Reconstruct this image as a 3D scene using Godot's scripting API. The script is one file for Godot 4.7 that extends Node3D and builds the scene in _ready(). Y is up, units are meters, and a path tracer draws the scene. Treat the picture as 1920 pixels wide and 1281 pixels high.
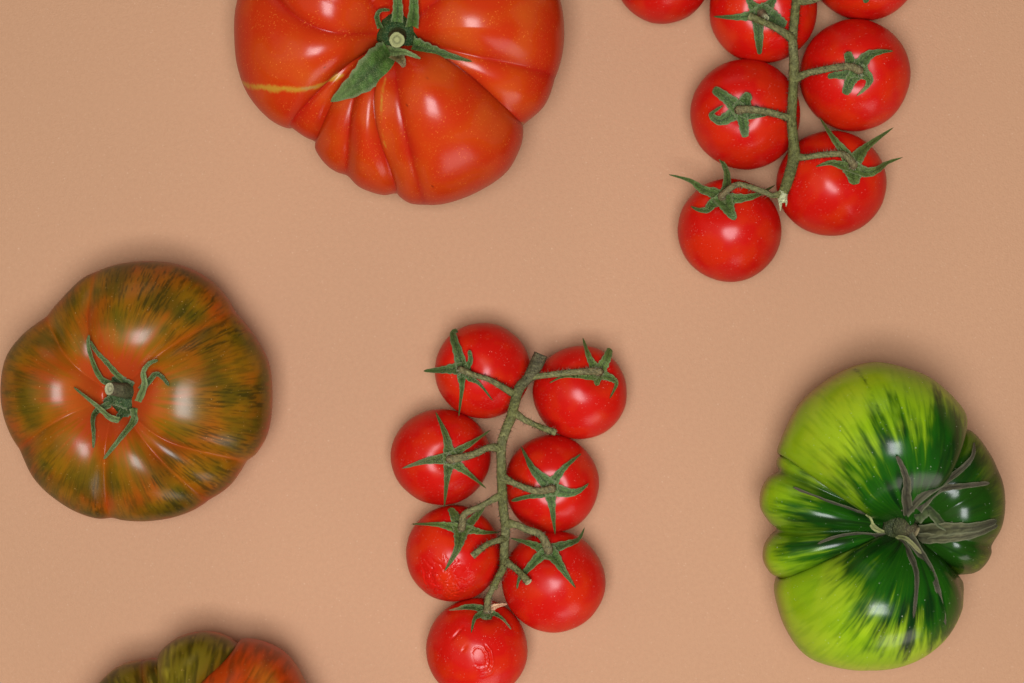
extends Node3D
# Tomatoes of several kinds lying on a tan paper backdrop, seen straight from above.
# Plan positions are noted on the photograph's own grid (1920 x 1281) and turned into metres: 6000 grid steps to the metre.

const STEP := 1.0 / 6000.0
const EYE := 0.75            # height of the camera
const MID := Vector2(960, 640.5)

var cloth_noise := FastNoiseLite.new()
var streak := FastNoiseLite.new()
var blotch := FastNoiseLite.new()
var fine := FastNoiseLite.new()
var mat := {}
var rng := RandomNumberGenerator.new()
var gap := 0.0               # set by reach(): how far the second lobe lies below the first
var slide := 0.0            # set by reach(): how far the skin leans sideways over a crease
var lobe := 0                # set by reach(): the lobe that is outermost

# ------------------------------------------------------------------ scene

func _ready():
	rng.seed = 7
	camera_and_light()
	noises()
	materials()
	backdrop()
	red_beefsteak()
	striped_tomato()
	green_tomato()
	half_seen_tomato()
	lower_truss()
	upper_truss()
	loose_tomato()


func camera_and_light():
	var half := 640.5 * STEP / EYE
	var cam := Camera3D.new()
	cam.name = "camera"
	cam.fov = rad_to_deg(2.0 * atan(half))
	cam.near = 0.05
	cam.far = 20.0
	var lens := CameraAttributesPhysical.new()
	lens.frustum_focal_length = 12.0 / half
	lens.frustum_focus_distance = EYE - 0.027
	lens.frustum_near = 0.05
	lens.frustum_far = 20.0
	lens.exposure_aperture = 14.0
	cam.attributes = lens
	cam.position = Vector3(0, EYE, 0)
	cam.rotation_degrees = Vector3(-90, 0, 0)
	add_child(cam)
	var env := Environment.new()
	env.background_mode = Environment.BG_COLOR
	env.background_color = Color(0.27, 0.195, 0.17)
	env.tonemap_mode = Environment.TONE_MAPPER_LINEAR
	env.tonemap_exposure = 0.95
	env.sdfgi_enabled = true
	env.ssao_enabled = true
	env.ssil_enabled = true
	var world := WorldEnvironment.new()
	world.name = "world"
	world.environment = env
	add_child(world)
	softbox("overhead_softbox", Vector3(-0.02, 1.05, 0.02), Vector3(0, 0, 0.02), Vector2(0.40, 0.21), 0.64, Color(0.98, 0.985, 1.0))
	softbox("overhead_softbox_front", Vector3(-0.02, 1.05, 0.25), Vector3(0, 0, 0.02), Vector2(0.40, 0.21), 0.64, Color(0.98, 0.985, 1.0))
	softbox("ceiling_bounce", Vector3(-0.9, 1.15, 0.0), Vector3(-0.1, 0, 0), Vector2(1.1, 1.3), 0.24, Color(1.0, 0.96, 0.84))
	softbox("low_window", Vector3(0.44, 0.26, 1.0), Vector3(0, 0.02, 0), Vector2(0.62, 0.44), 0.34, Color(1.0, 0.93, 0.92))
	softbox("far_window", Vector3(-0.35, 0.35, -1.3), Vector3(0, 0.02, 0), Vector2(0.7, 0.5), 0.07, Color(1.0, 0.97, 0.95))


func softbox(called: String, at: Vector3, to: Vector3, size: Vector2, energy: float, tint: Color):
	var l := AreaLight3D.new()
	l.name = called
	l.area_size = size
	l.light_energy = energy
	l.light_color = tint
	l.area_range = 6.0
	l.shadow_enabled = true
	add_child(l)
	l.look_at_from_position(at, to, Vector3(0, 0, -1) if absf(at.x) + absf(at.z) < 0.6 else Vector3.UP)


func noises():
	for n in [cloth_noise, streak, blotch, fine]:
		n.noise_type = FastNoiseLite.TYPE_SIMPLEX_SMOOTH
		n.frequency = 1.0
		n.fractal_octaves = 3
	streak.seed = 3
	blotch.seed = 11
	blotch.fractal_octaves = 2
	fine.seed = 29


# ------------------------------------------------------------------ helpers

func place(x: float, y: float, h: float) -> Vector3:
	var k := (EYE - h) / EYE * STEP
	return Vector3((x - MID.x) * k, h, (y - MID.y) * k)


func tag(o: Node, label: String, category := "", group := "", kind := ""):
	if label: o.set_meta("label", label)
	if category: o.set_meta("category", category)
	if group: o.set_meta("group", group)
	if kind: o.set_meta("kind", kind)


func thing(called: String, at: Vector3, label: String, category: String, group := "") -> Node3D:
	var o := Node3D.new()
	o.name = called
	o.position = at
	add_child(o, true)
	tag(o, label, category, group)
	return o


func origin_of(n: Node) -> Vector3:
	var p := Vector3.ZERO
	var q := n
	while q is Node3D and q != self:
		p += q.position
		q = q.get_parent()
	return p


# a grid of points (rows x columns) as one smooth mesh; columns close on themselves when wrap is set
func sheet(rows: int, cols: int, pos: PackedVector3Array, col: PackedColorArray, wrap: bool, inside := Vector3.INF) -> ArrayMesh:
	var nor := PackedVector3Array()
	nor.resize(rows * cols)
	for j in rows:
		var a := maxi(j - 1, 0) * cols
		var b := mini(j + 1, rows - 1) * cols
		for i in cols:
			var l := (i + cols - 1) % cols if wrap else maxi(i - 1, 0)
			var r := (i + 1) % cols if wrap else mini(i + 1, cols - 1)
			var at := j * cols + i
			var du := pos[j * cols + r] - pos[j * cols + l]
			var dv := pos[b + i] - pos[a + i]
			if du.length_squared() < 1e-14:
				var ring := mini(j + 1, rows - 1) if j < rows / 2 else maxi(j - 1, 0)
				du = pos[ring * cols + r] - pos[ring * cols + l]
			nor[at] = dv.cross(du).normalized()
	if inside != Vector3.INF:
		var flips := 0
		for k in range(0, rows * cols, 7):
			flips += 1 if nor[k].dot(pos[k] - inside) < 0.0 else -1
		if flips > 0:
			for k in rows * cols:
				nor[k] = -nor[k]
	var idx := PackedInt32Array()
	var n := cols if wrap else cols - 1
	idx.resize((rows - 1) * n * 6)
	var w := 0
	for j in rows - 1:
		for i in n:
			var p := j * cols + i
			var q := j * cols + (i + 1) % cols
			idx[w] = p
			idx[w + 1] = q
			idx[w + 2] = p + cols
			idx[w + 3] = q
			idx[w + 4] = q + cols
			idx[w + 5] = p + cols
			w += 6
	# front faces run clockwise: turn the triangles to match the normals
	var m := idx.size() / 6 / 2 * 6
	var p0 := pos[idx[m]]
	var face := (pos[idx[m + 1]] - p0).cross(pos[idx[m + 2]] - p0)
	if face.dot(nor[idx[m]]) > 0.0:
		for k in range(0, idx.size(), 3):
			var t := idx[k + 1]
			idx[k + 1] = idx[k + 2]
			idx[k + 2] = t
	var arr := []
	arr.resize(Mesh.ARRAY_MAX)
	arr[Mesh.ARRAY_VERTEX] = pos
	arr[Mesh.ARRAY_NORMAL] = nor
	arr[Mesh.ARRAY_COLOR] = col
	arr[Mesh.ARRAY_INDEX] = idx
	var mesh := ArrayMesh.new()
	mesh.add_surface_from_arrays(Mesh.PRIMITIVE_TRIANGLES, arr)
	return mesh


func put(called: String, mesh: Mesh, material: Material, parent: Node, at := Vector3.ZERO) -> MeshInstance3D:
	var o := MeshInstance3D.new()
	o.name = called
	o.mesh = mesh
	o.material_override = material
	o.position = at
	parent.add_child(o, true)
	return o


func smooth_path(pts: PackedVector3Array, n: int) -> PackedVector3Array:
	var out := PackedVector3Array()
	var c := pts.size()
	for s in n + 1:
		var f := float(s) / n * (c - 1)
		var i := mini(int(f), c - 2)
		var t := f - i
		out.append(pts[i].cubic_interpolate(pts[i + 1], pts[maxi(i - 1, 0)], pts[mini(i + 2, c - 1)], t))
	return out


func sstep(a: float, b: float, x: float) -> float:
	var t := clampf((x - a) / (b - a), 0.0, 1.0)
	return t * t * (3.0 - 2.0 * t)


# ------------------------------------------------------------------ materials

func dots(count: int, low: float, high: float, tint: Color, patchy: float, strength: float) -> ImageTexture:
	var im := Image.create(1024, 1024, false, Image.FORMAT_RGBA8)
	im.fill(Color(tint.r, tint.g, tint.b, 0.0))
	var where := FastNoiseLite.new()
	where.frequency = 0.006
	where.seed = count
	for k in count:
		var x := rng.randi() % 1024
		var y := rng.randi() % 1024
		if where.get_noise_2d(x, y) < patchy + rng.randf_range(-0.25, 0.15):
			continue
		var r := lerpf(low, high, pow(rng.randf(), 3.0))
		var s := strength * rng.randf_range(0.35, 1.0)
		var e := int(ceil(r)) + 1
		for dy in range(-e, e + 1):
			for dx in range(-e, e + 1):
				var a := clampf(r + 0.5 - sqrt(dx * dx + dy * dy), 0.0, 1.0) * s
				if a > 0.0:
					var px := (x + dx + 1024) % 1024
					var py := (y + dy + 1024) % 1024
					var old := im.get_pixel(px, py)
					im.set_pixel(px, py, Color(tint.r, tint.g, tint.b, maxf(old.a, a)))
	return ImageTexture.create_from_image(im)


func grain(size: int, freq: float, octaves: int, seed_: int) -> NoiseTexture2D:
	var n := FastNoiseLite.new()
	n.noise_type = FastNoiseLite.TYPE_SIMPLEX_SMOOTH
	n.frequency = freq
	n.fractal_octaves = octaves
	n.seed = seed_
	var t := NoiseTexture2D.new()
	t.width = size
	t.height = size
	t.seamless = true
	t.noise = n
	return t


func painted(rough: float) -> StandardMaterial3D:
	var m := StandardMaterial3D.new()
	m.vertex_color_use_as_albedo = true
	m.roughness = rough
	m.uv1_triplanar = true
	m.uv1_triplanar_sharpness = 4.0
	m.metallic_specular = 0.35
	return m


func skin(shine: float, rough: float, freckles: Texture2D, size_mm: float, relief: Texture2D, depth: float, sss: float) -> StandardMaterial3D:
	var m := painted(rough)
	m.specular_mode = BaseMaterial3D.SPECULAR_DISABLED      # the waxy skin over the flesh gives all of the gloss
	m.clearcoat_enabled = true
	m.clearcoat = shine
	m.clearcoat_roughness = rough
	m.uv1_scale = Vector3.ONE * (1000.0 / size_mm)
	m.detail_enabled = true
	m.detail_albedo = freckles
	m.heightmap_enabled = true
	m.heightmap_texture = relief
	m.heightmap_scale = depth
	if sss > 0.0:
		m.subsurf_scatter_enabled = true
		m.subsurf_scatter_strength = sss
	return m


func materials():
	var pores := grain(512, 0.05, 3, 5)
	mat.cherry = skin(0.52, 0.29, dots(1700, 1.1, 2.8, Color(1.0, 0.70, 0.62), 0.04, 0.58), 42.0, pores, 0.003, 0.0)
	mat.red = skin(0.54, 0.24, dots(3600, 1.0, 2.8, Color(1.0, 0.60, 0.25), -0.05, 0.6), 52.0, pores, 0.003, 0.0)
	mat.striped = skin(0.54, 0.28, dots(700, 1.0, 2.4, Color(0.9, 0.72, 0.45), 0.0, 0.7), 52.0, pores, 0.003, 0.0)
	mat.green = skin(0.55, 0.22, dots(260, 1.0, 2.6, Color(0.9, 0.92, 0.8), 0.0, 0.7), 60.0, pores, 0.002, 0.0)
	var fuzz := grain(512, 0.12, 3, 9)
	var leaf := painted(0.58)
	leaf.uv1_scale = Vector3.ONE * 30.0
	leaf.heightmap_enabled = true
	leaf.heightmap_texture = fuzz
	leaf.heightmap_scale = 0.022
	leaf.detail_enabled = true
	leaf.detail_albedo = dots(13000, 1.4, 3.6, Color(0.62, 0.64, 0.42), -0.5, 0.4)
	mat.leaf = leaf
	var stem := painted(0.7)
	stem.uv1_scale = Vector3.ONE * 30.0
	stem.heightmap_enabled = true
	stem.heightmap_texture = fuzz
	stem.heightmap_scale = 0.03
	stem.detail_enabled = true
	stem.detail_albedo = leaf.detail_albedo
	mat.stem = stem
	var dry := painted(0.72)
	dry.uv1_scale = Vector3.ONE * 34.0
	dry.heightmap_enabled = true
	dry.heightmap_texture = fuzz
	dry.heightmap_scale = 0.02
	mat.dry = dry
	var hair := painted(0.6)
	mat.hair = hair
	var paper := StandardMaterial3D.new()
	paper.albedo_color = Color.WHITE
	paper.roughness = 0.62
	paper.metallic_specular = 0.35
	paper.uv1_triplanar = true
	paper.uv1_world_triplanar = true
	paper.uv1_scale = Vector3.ONE * 6.0
	var ramp := Gradient.new()
	ramp.set_color(0, Color(0.732, 0.556, 0.420))
	ramp.set_color(1, Color(0.754, 0.577, 0.438))
	var mottle := grain(1024, 0.09, 4, 21)
	mottle.color_ramp = ramp
	paper.albedo_texture = mottle
	paper.heightmap_enabled = true
	paper.heightmap_texture = grain(1024, 0.22, 2, 33)
	paper.heightmap_scale = 0.009
	paper.detail_enabled = true
	paper.detail_albedo = dots(2600, 0.4, 1.1, Color(0.93, 0.82, 0.70), -0.2, 0.38)
	mat.paper = paper


func backdrop():
	var b := BoxMesh.new()
	b.size = Vector3(3.0, 0.01, 3.0)
	var o := put("backdrop", b, mat.paper, self, Vector3(0, -0.005, 0))
	tag(o, "matte tan paper backdrop spread flat under all the tomatoes", "backdrop", "", "structure")


# ------------------------------------------------------------------ ribbed tomatoes: bodies swollen from lobes

# outline: [degrees, distance from the stem in grid steps, ...] round the fruit; tops: [degrees, height mm, ...]
# creases: [degrees near the stem, degrees at the rim, depth mm, width mm], in rising order at the rim
func ribbed(stem: Vector2, mid_mm: float, outline: Array, tops: Array, dip: Vector2, creases: Array) -> Dictionary:
	var h := mid_mm * 0.001
	var b := {"o": place(stem.x, stem.y, h), "r": ring_table(outline, (EYE - h) / EYE * STEP), "h": ring_table(tops, 0.001), "dip": dip, "a0": [], "a1": [], "deep": [], "wide": [], "over": []}
	for c in creases:
		b.a0.append(deg_to_rad(c[0]))
		b.a1.append(deg_to_rad(c[1]))
		b.deep.append(c[2] * 0.001)
		b.wide.append(c[3] * 0.001)
		b.over.append(c[4] * 0.001 if c.size() > 4 else 0.0)
	return b


func ring_table(list: Array, times: float) -> PackedFloat32Array:
	var out := PackedFloat32Array()
	var n := list.size() / 2
	for k in 720:
		var a := k * 0.5
		var i := 0
		while i < n and list[i * 2] <= a: i += 1
		var a0: float = list[posmod(i - 1, n) * 2]
		var a1: float = list[posmod(i, n) * 2]
		var span := fposmod(a1 - a0, 360.0)
		var t := fposmod(a - a0, 360.0) / maxf(span, 0.001)
		out.append(times * cubic_interpolate(list[posmod(i - 1, n) * 2 + 1], list[posmod(i, n) * 2 + 1], list[posmod(i - 2, n) * 2 + 1], list[posmod(i + 1, n) * 2 + 1], t))
	return out


func reach(b: Dictionary, d: Vector3) -> float:
	var th := acos(clampf(d.y, -1.0, 1.0))
	var az := fposmod(atan2(d.z, d.x), TAU)
	var f := az / TAU * 720.0
	var k := int(f) % 720
	var k2 := (k + 1) % 720
	f -= int(f)
	var s := sin(th)
	var c := absf(cos(th))
	var rr: float = lerpf(b.r[k], b.r[k2], f)
	var hh: float = lerpf(b.h[k], b.h[k2], f) if d.y > 0.0 else b.o.y * 0.98
	var r := pow(pow(s / rr, 2.35) + pow(c / hh, 2.35), -1.0 / 2.35)
	if d.y > 0.0:
		r *= 1.0 - b.dip.x * exp(-pow(th / b.dip.y, 2.0))
	var along := sstep(0.45, 1.4, th)
	var keep := lerpf(1.0, 0.10, sstep(0.95, 1.5, th)) * sstep(0.08, 0.42, th)
	var off := r * s
	gap = 1.0
	lobe = -1
	slide = 0.0
	var take := 0.0
	var n: int = b.a0.size()
	var nearest_gap := 100.0
	for i in n:
		var delta := fposmod(az - lerpf(b.a0[i], b.a1[i], along) + PI, TAU) - PI
		var dist := absf(delta) * off
		if dist < gap: gap = dist
		if delta >= 0.0 and delta < nearest_gap:
			nearest_gap = delta
			lobe = i
		# a lobe that swells out over its neighbour: over > 0 on the side of rising degrees, < 0 on the other
		var over: float = b.over[i]
		if over * delta > 0.0:
			var x := dist / 0.0032
			slide -= over * x * exp(1.0 - x) * sstep(0.3, 0.6, th)
		if dist < b.wide[i] * 6.0:
			take += b.deep[i] * (exp(-sqrt(dist * dist + 9e-8) / b.wide[i]))
	if lobe < 0: lobe = n - 1
	r -= minf(take * keep, r * 0.6)
	if d.y < -0.001:
		r = minf(r, (b.o.y - 0.0002) / -d.y)
	return r


func ribbed_mesh(b: Dictionary, kind: String, around := 460, down := 170) -> ArrayMesh:
	var pos := PackedVector3Array()
	var col := PackedColorArray()
	pos.resize(around * (down + 1))
	col.resize(around * (down + 1))
	for j in down + 1:
		var th := PI * 0.86 * j / down
		var s := sin(th)
		var c := cos(th)
		for i in around:
			var az := TAU * i / around
			var d := Vector3(cos(az) * s, c, sin(az) * s)
			var r := reach(b, d)
			var at := j * around + i
			var p := d * r + Vector3(-sin(az), 0, cos(az)) * slide
			pos[at] = p
			col[at] = tint(kind, b, d * r, az, th / (PI * 0.5))
	return sheet(down + 1, around, pos, col, true, Vector3.ZERO)


func near_line(p: Vector3, a: Vector3, b: Vector3) -> Vector2:
	var ab := b - a
	var t := clampf((p - a).dot(ab) / ab.length_squared(), 0.0, 1.0)
	return Vector2(p.distance_to(a + ab * t), t)


var marks := []              # scars of the tomato in hand: [from, to, half width, colour, strength]

func tint(kind: String, b: Dictionary, p: Vector3, az: float, t: float) -> Color:
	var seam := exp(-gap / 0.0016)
	var low := blotch.get_noise_3d(p.x * 45, p.y * 45, p.z * 45)
	var ca := cos(az)
	var sa := sin(az)
	var c: Color
	match kind:
		"red":
			c = Color(0.51, 0.034, 0.006).lerp(Color(0.54, 0.072, 0.010), sstep(-0.35, 0.5, low))
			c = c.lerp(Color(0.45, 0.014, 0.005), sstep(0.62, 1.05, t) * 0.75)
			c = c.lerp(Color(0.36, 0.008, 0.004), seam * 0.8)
			c = c.lerp(Color(0.52, 0.018, 0.007), 1.0 - sstep(0.05, 0.4, t))
		"striped":
			var red := Color(0.37, 0.044, 0.008).lerp(Color(0.41, 0.086, 0.009), sstep(-0.4, 0.4, low))
			var olive := Color(0.215, 0.105, 0.006).lerp(Color(0.125, 0.085, 0.006), sstep(-0.1, 0.5, blotch.get_noise_3d(p.x * 80 + 9, p.y * 80, p.z * 80)))
			var s1 := streak.get_noise_3d(ca * 11.0, sa * 11.0, t * 2.6)
			var s2 := streak.get_noise_3d(ca * 58.0, sa * 58.0, t * 8.0 + 7.0)
			var inner := (1.0 - 0.7 * seam) * sstep(0.26, 0.50, t + s1 * 0.10) * (1.0 - sstep(0.86, 1.04, t + s1 * 0.12 + s2 * 0.06))
			c = red.lerp(olive, clampf(inner * (0.80 + 0.6 * low + 0.25 * s1), 0.0, 1.0))
			# broad dusky green shoulders, then the dashes that lie in them
			var dusk := blotch.get_noise_3d(p.x * 60 + 20, p.y * 60, p.z * 60)
			var shoulder := sstep(0.40, 0.62, t) * (1.0 - sstep(0.84, 0.99, t + s2 * 0.05)) * (1.0 - 0.7 * seam)
			c = c.lerp(Color(0.062, 0.056, 0.006), shoulder * sstep(-0.35, 0.45, dusk + 0.25 * s1) * 0.70)
			var side := 0.45 + 0.55 * sstep(-0.15, 0.35, blotch.get_noise_2d(ca * 1.7 + 4.0, sa * 1.7) + 0.35 * ca)
			c = c.lerp(Color(0.026, 0.024, 0.005), shoulder * side * sstep(-0.05, 0.36, s2 + 0.4 * s1) * 0.72)
			c = c.lerp(Color(0.40, 0.048, 0.008), 1.0 - sstep(0.16, 0.42, t + low * 0.1))
		"green":
			var s1 := streak.get_noise_3d(ca * 6.0, sa * 6.0, t * 1.6)
			var s2 := streak.get_noise_3d(ca * 28.0, sa * 28.0, t * 4.5 + 5.0)
			var s3 := streak.get_noise_3d(ca * 70.0, sa * 70.0, t * 10.0 + 2.0)
			var lime := Color(0.250, 0.430, 0.010).lerp(Color(0.33, 0.49, 0.018), sstep(-0.3, 0.4, low))
			lime = lime.lerp(Color(0.155, 0.300, 0.010), sstep(0.0, 0.45, s2) * 0.35)
			var dark := Color(0.012, 0.082, 0.006).lerp(Color(0.007, 0.030, 0.007), sstep(-0.2, 0.5, s1 + low))
			dark = dark.lerp(Color(0.045, 0.17, 0.008), sstep(0.05, 0.5, s2 - s1 * 0.4) * 0.22)
			var right := sstep(-0.15, 0.35, ca + 0.15 * s1)
			var edge := 0.49 + 0.21 * right + 0.15 * s1 + 0.085 * s2 + 0.06 * s3 + 0.06 * blotch.get_noise_3d(p.x * 95 + 4, p.y * 95, p.z * 95) + (0.28 if lobe >= 3 and lobe <= 5 else 0.0)
			c = dark.lerp(lime, sstep(edge - 0.10, edge + 0.13, t))
			var shade_side := sstep(0.55, 0.85, ca)      # the ripening, brownish side
			c = c.lerp(Color(0.034, 0.046, 0.006).lerp(Color(0.090, 0.100, 0.006), sstep(0.0, 0.4, s2)), shade_side * sstep(0.55, 0.9, t) * 0.92)
			c = c.lerp(Color(0.28, 0.17, 0.016), sstep(0.86, 1.06, t + low * 0.1) * (0.75 - 0.35 * shade_side))
			if lobe >= 7 or lobe < 2:
				c = c.lerp(Color(0.014, 0.045, 0.006), 0.6)
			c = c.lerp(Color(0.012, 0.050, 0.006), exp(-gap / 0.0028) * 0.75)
		"half":
			var s1 := streak.get_noise_3d(ca * 9.0, sa * 9.0, t * 2.2 + 3.0)
			var s2 := streak.get_noise_3d(ca * 26.0, sa * 26.0, t * 4.5)
			var red := Color(0.52, 0.040, 0.007).lerp(Color(0.48, 0.095, 0.010), sstep(-0.2, 0.5, low))
			var olive := Color(0.165, 0.125, 0.009).lerp(Color(0.30, 0.25, 0.018), sstep(0.0, 0.5, low + s1))
			var red_lobe := 1.0 if lobe == 6 else 0.0
			var g := (1.0 - 0.4 * seam) * (1.0 - sstep(0.90, 1.08, t + 0.08 * s1)) * (1.0 - 0.85 * red_lobe)
			c = red.lerp(olive, g)
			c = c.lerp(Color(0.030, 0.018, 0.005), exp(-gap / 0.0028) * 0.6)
			var rim_band := sstep(0.42, 0.66, t) * (1.0 - sstep(0.88, 1.04, t + s2 * 0.06))
			c = c.lerp(Color(0.030, 0.024, 0.005), rim_band * sstep(-0.2, 0.35, 0.6 * s2 + 0.8 * s1) * (0.80 - 0.30 * red_lobe))
	if marks:
		var n := fine.get_noise_3d(p.x * 700, p.y * 700, p.z * 700)
		for m in marks:
			var near := near_line(p, m[0] - b.o, m[1] - b.o)
			var w: float = m[2] * (0.6 + 0.5 * sin(near.y * PI)) * (1.0 + 0.5 * n)
			c = c.lerp(m[3], m[4] * (1.0 - sstep(w * 0.5, w * 1.25, near.x)))
	return c


# height of a body's skin under a point of the plan grid, found along the line of sight
func body_point(b: Dictionary, x: float, y: float, lift: float) -> Vector3:
	var h := 0.085
	while h > 0.002:
		var p := place(x, y, h)
		var d: Vector3 = p - b.o
		if d.length() < reach(b, d.normalized()) + lift:
			return p
		h -= 0.0006
	return place(x, y, 0.01)


# ------------------------------------------------------------------ sepals, stalks, stems

# style: base colour, colour of the tip; shape: 0 pointed star arm, 1 leaf with a belly
func sepal(parent: Node, pts: PackedVector3Array, w0: float, w1: float, about: Vector3, base: Color, tip: Color, belly := 0.0, called := "sepal", skin_of := "leaf") -> MeshInstance3D:
	var root := origin_of(parent)
	var n := 22
	var path := smooth_path(pts, n)
	var across := 7
	var pos := PackedVector3Array()
	var col := PackedColorArray()
	var wob := rng.randf() * 50.0
	var keel := rng.randf_range(0.05, 0.24)
	var bend := rng.randf_range(-0.25, 0.25)
	for i in n + 1:
		var t := float(i) / n
		var dir := (path[mini(i + 1, n)] - path[maxi(i - 1, 0)]).normalized()
		var out := ((path[i] - about).normalized() + Vector3.UP * 0.7).normalized()
		var side := dir.cross(out).normalized()
		side = side.rotated(dir, bend * t)
		var up := side.cross(dir).normalized()
		var w := lerpf(w0, w1, pow(t, 1.0))
		if belly > 0.0:
			w = w1 + (w0 - w1) * lerpf(1.0 - t, sin(PI * clampf(0.22 + t * 0.78, 0, 1)), belly)
		w *= 1.0 + 0.13 * cloth_noise.get_noise_1d(t * 6.0 + wob)
		w *= 0.94 + 0.06 * sin(t * 40.0 + wob)
		if t > 0.88:
			w *= sqrt(maxf(0.0, 1.0 - pow((t - 0.88) / 0.125, 2.0)))
		var thick := 0.00028 + 0.10 * w * (1.0 - 0.6 * t)
		for k in across * 2:
			var top := k < across
			var u := (float(k) / (across - 1) if top else float(across * 2 - 1 - k) / (across - 1)) * 2.0 - 1.0
			var rise := keel * w * absf(u) * (1.0 - 0.5 * t) + 0.00016 * cloth_noise.get_noise_2d(t * 9.0 + wob, u * 2.0)
			if not top:
				rise -= thick * (1.0 - u * u * u * u) + 0.00012
			pos.append(path[i] + side * (u * w * 0.5) + up * rise - root)
			var g := fine.get_noise_3d(t * 11.0 + wob, u * 2.6, 0.0)
			var c := base.lerp(base * 2.3, clampf(0.35 + g * 1.3, 0.0, 1.0))
			c = c.lerp(base * 0.35, 0.7 * (1.0 - sstep(0.0, 0.22, absf(u))))
			c = c.lerp(tip, sstep(0.55, 1.0, t + 0.18 * g) * 0.8)
			c = c.lerp(Color(0.24, 0.25, 0.14), sstep(0.76, 1.0, absf(u)) * 0.5)
			c.a = 1.0
			col.append(c)
	var o := put(called, sheet(n + 1, across * 2, pos, col, true, Vector3.INF), mat[skin_of], parent)
	return o


func tube(parent: Node, called: String, pts: PackedVector3Array, radii: PackedFloat32Array, tones: PackedColorArray, material: Material, cut := Color(0, 0, 0, 0), n := 0) -> MeshInstance3D:
	var root := origin_of(parent)
	var c := pts.size()
	if n == 0: n = (c - 1) * 9
	var path := smooth_path(pts, n)
	var rs := PackedVector3Array()
	for r in radii: rs.append(Vector3(r, 0, 0))
	var rad := smooth_path(rs, n)
	var around := 14
	var pos := PackedVector3Array()
	var col := PackedColorArray()
	var ref := Vector3.UP
	var wob := rng.randf() * 90.0
	var dir := Vector3.ZERO
	var axes := []
	for i in n + 1:
		dir = (path[mini(i + 1, n)] - path[maxi(i - 1, 0)]).normalized()
		var side := dir.cross(ref)
		if side.length() < 0.05: side = dir.cross(Vector3.RIGHT)
		side = side.normalized()
		axes.append([side, side.cross(dir).normalized(), dir])
	var rings := range(n + 1)
	var list := [[0, 0.0], [0, 0.7]]
	for i in rings: list.append([i, 1.0])
	var capped := cut.a > 0.0
	list.append_array([[n, 0.94], [n, 0.7], [n, 0.45], [n, 0.25], [n, 0.0]] if capped else [[n, 0.7], [n, 0.0]])
	for e in list:
		var i: int = e[0]
		var f := float(i) / n * (tones.size() - 1)
		var a := mini(int(f), tones.size() - 2) if tones.size() > 1 else 0
		var tone: Color = tones[a].lerp(tones[mini(a + 1, tones.size() - 1)], f - a)
		for k in around:
			var ang := TAU * k / around
			var lump := 1.0 + 0.10 * cloth_noise.get_noise_3d(cos(ang) * 1.1 + wob, sin(ang) * 1.1, i * 0.16)
			var r: float = rad[i].x * e[1] * lump
			var sink := 0.0
			if capped and i == n and e[1] < 0.9:
				sink = rad[i].x * (0.22 if e[1] < 0.5 else 0.05)
			pos.append(path[i] + axes[i][0] * (cos(ang) * r) + axes[i][1] * (sin(ang) * r) - axes[i][2] * sink - root)
			var g := fine.get_noise_3d(cos(ang) * 2.0 + wob, sin(ang) * 2.0, i * 0.55)
			var t := tone.lerp(tone * 2.0 if g > 0.0 else tone * 0.35, clampf(absf(g) * 1.5, 0.0, 1.0))
			if capped and i == n and e[1] < 1.0:
				t = cut if e[1] > 0.6 or e[1] < 0.3 else cut * 0.5
			t.a = 1.0
			col.append(t)
	return put(called, sheet(list.size(), around, pos, col, true, Vector3.INF), material, parent)


func hairs(parent: Node, runs: Array, per_mm: float):
	var root := origin_of(parent)
	var st := SurfaceTool.new()
	st.begin(Mesh.PRIMITIVE_TRIANGLES)
	for run in runs:
		var pts: PackedVector3Array = run[0]
		var rad: float = run[1]
		for i in pts.size() - 1:
			var a := pts[i]
			var b := pts[i + 1]
			var dir := (b - a).normalized()
			var count := int(a.distance_to(b) * 1000.0 * per_mm)
			for k in count:
				var side := dir.cross(Vector3.UP).normalized().rotated(dir, rng.randf() * TAU)
				var p := a.lerp(b, rng.randf()) + side * rad * 0.85
				var tilt := (side + dir * rng.randf_range(-0.5, 0.5)).normalized()
				var q := p + tilt * rng.randf_range(0.0004, 0.0016)
				var e := tilt.cross(dir).normalized() * 0.0001
				var f := tilt.cross(e).normalized() * 0.0001
				for tri in [[e, -e, f], [-e, f, e]]:
					st.set_color(Color(0.46, 0.46, 0.32))
					st.set_normal(tilt.cross(e).normalized())
					st.add_vertex(p + tri[0] - root)
					st.add_vertex(p + tri[1] - root)
					st.add_vertex(q - root)
	var o := put("stem_hair", st.commit(), mat.hair, parent)
	o.set_meta("kind", "stuff")


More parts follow.
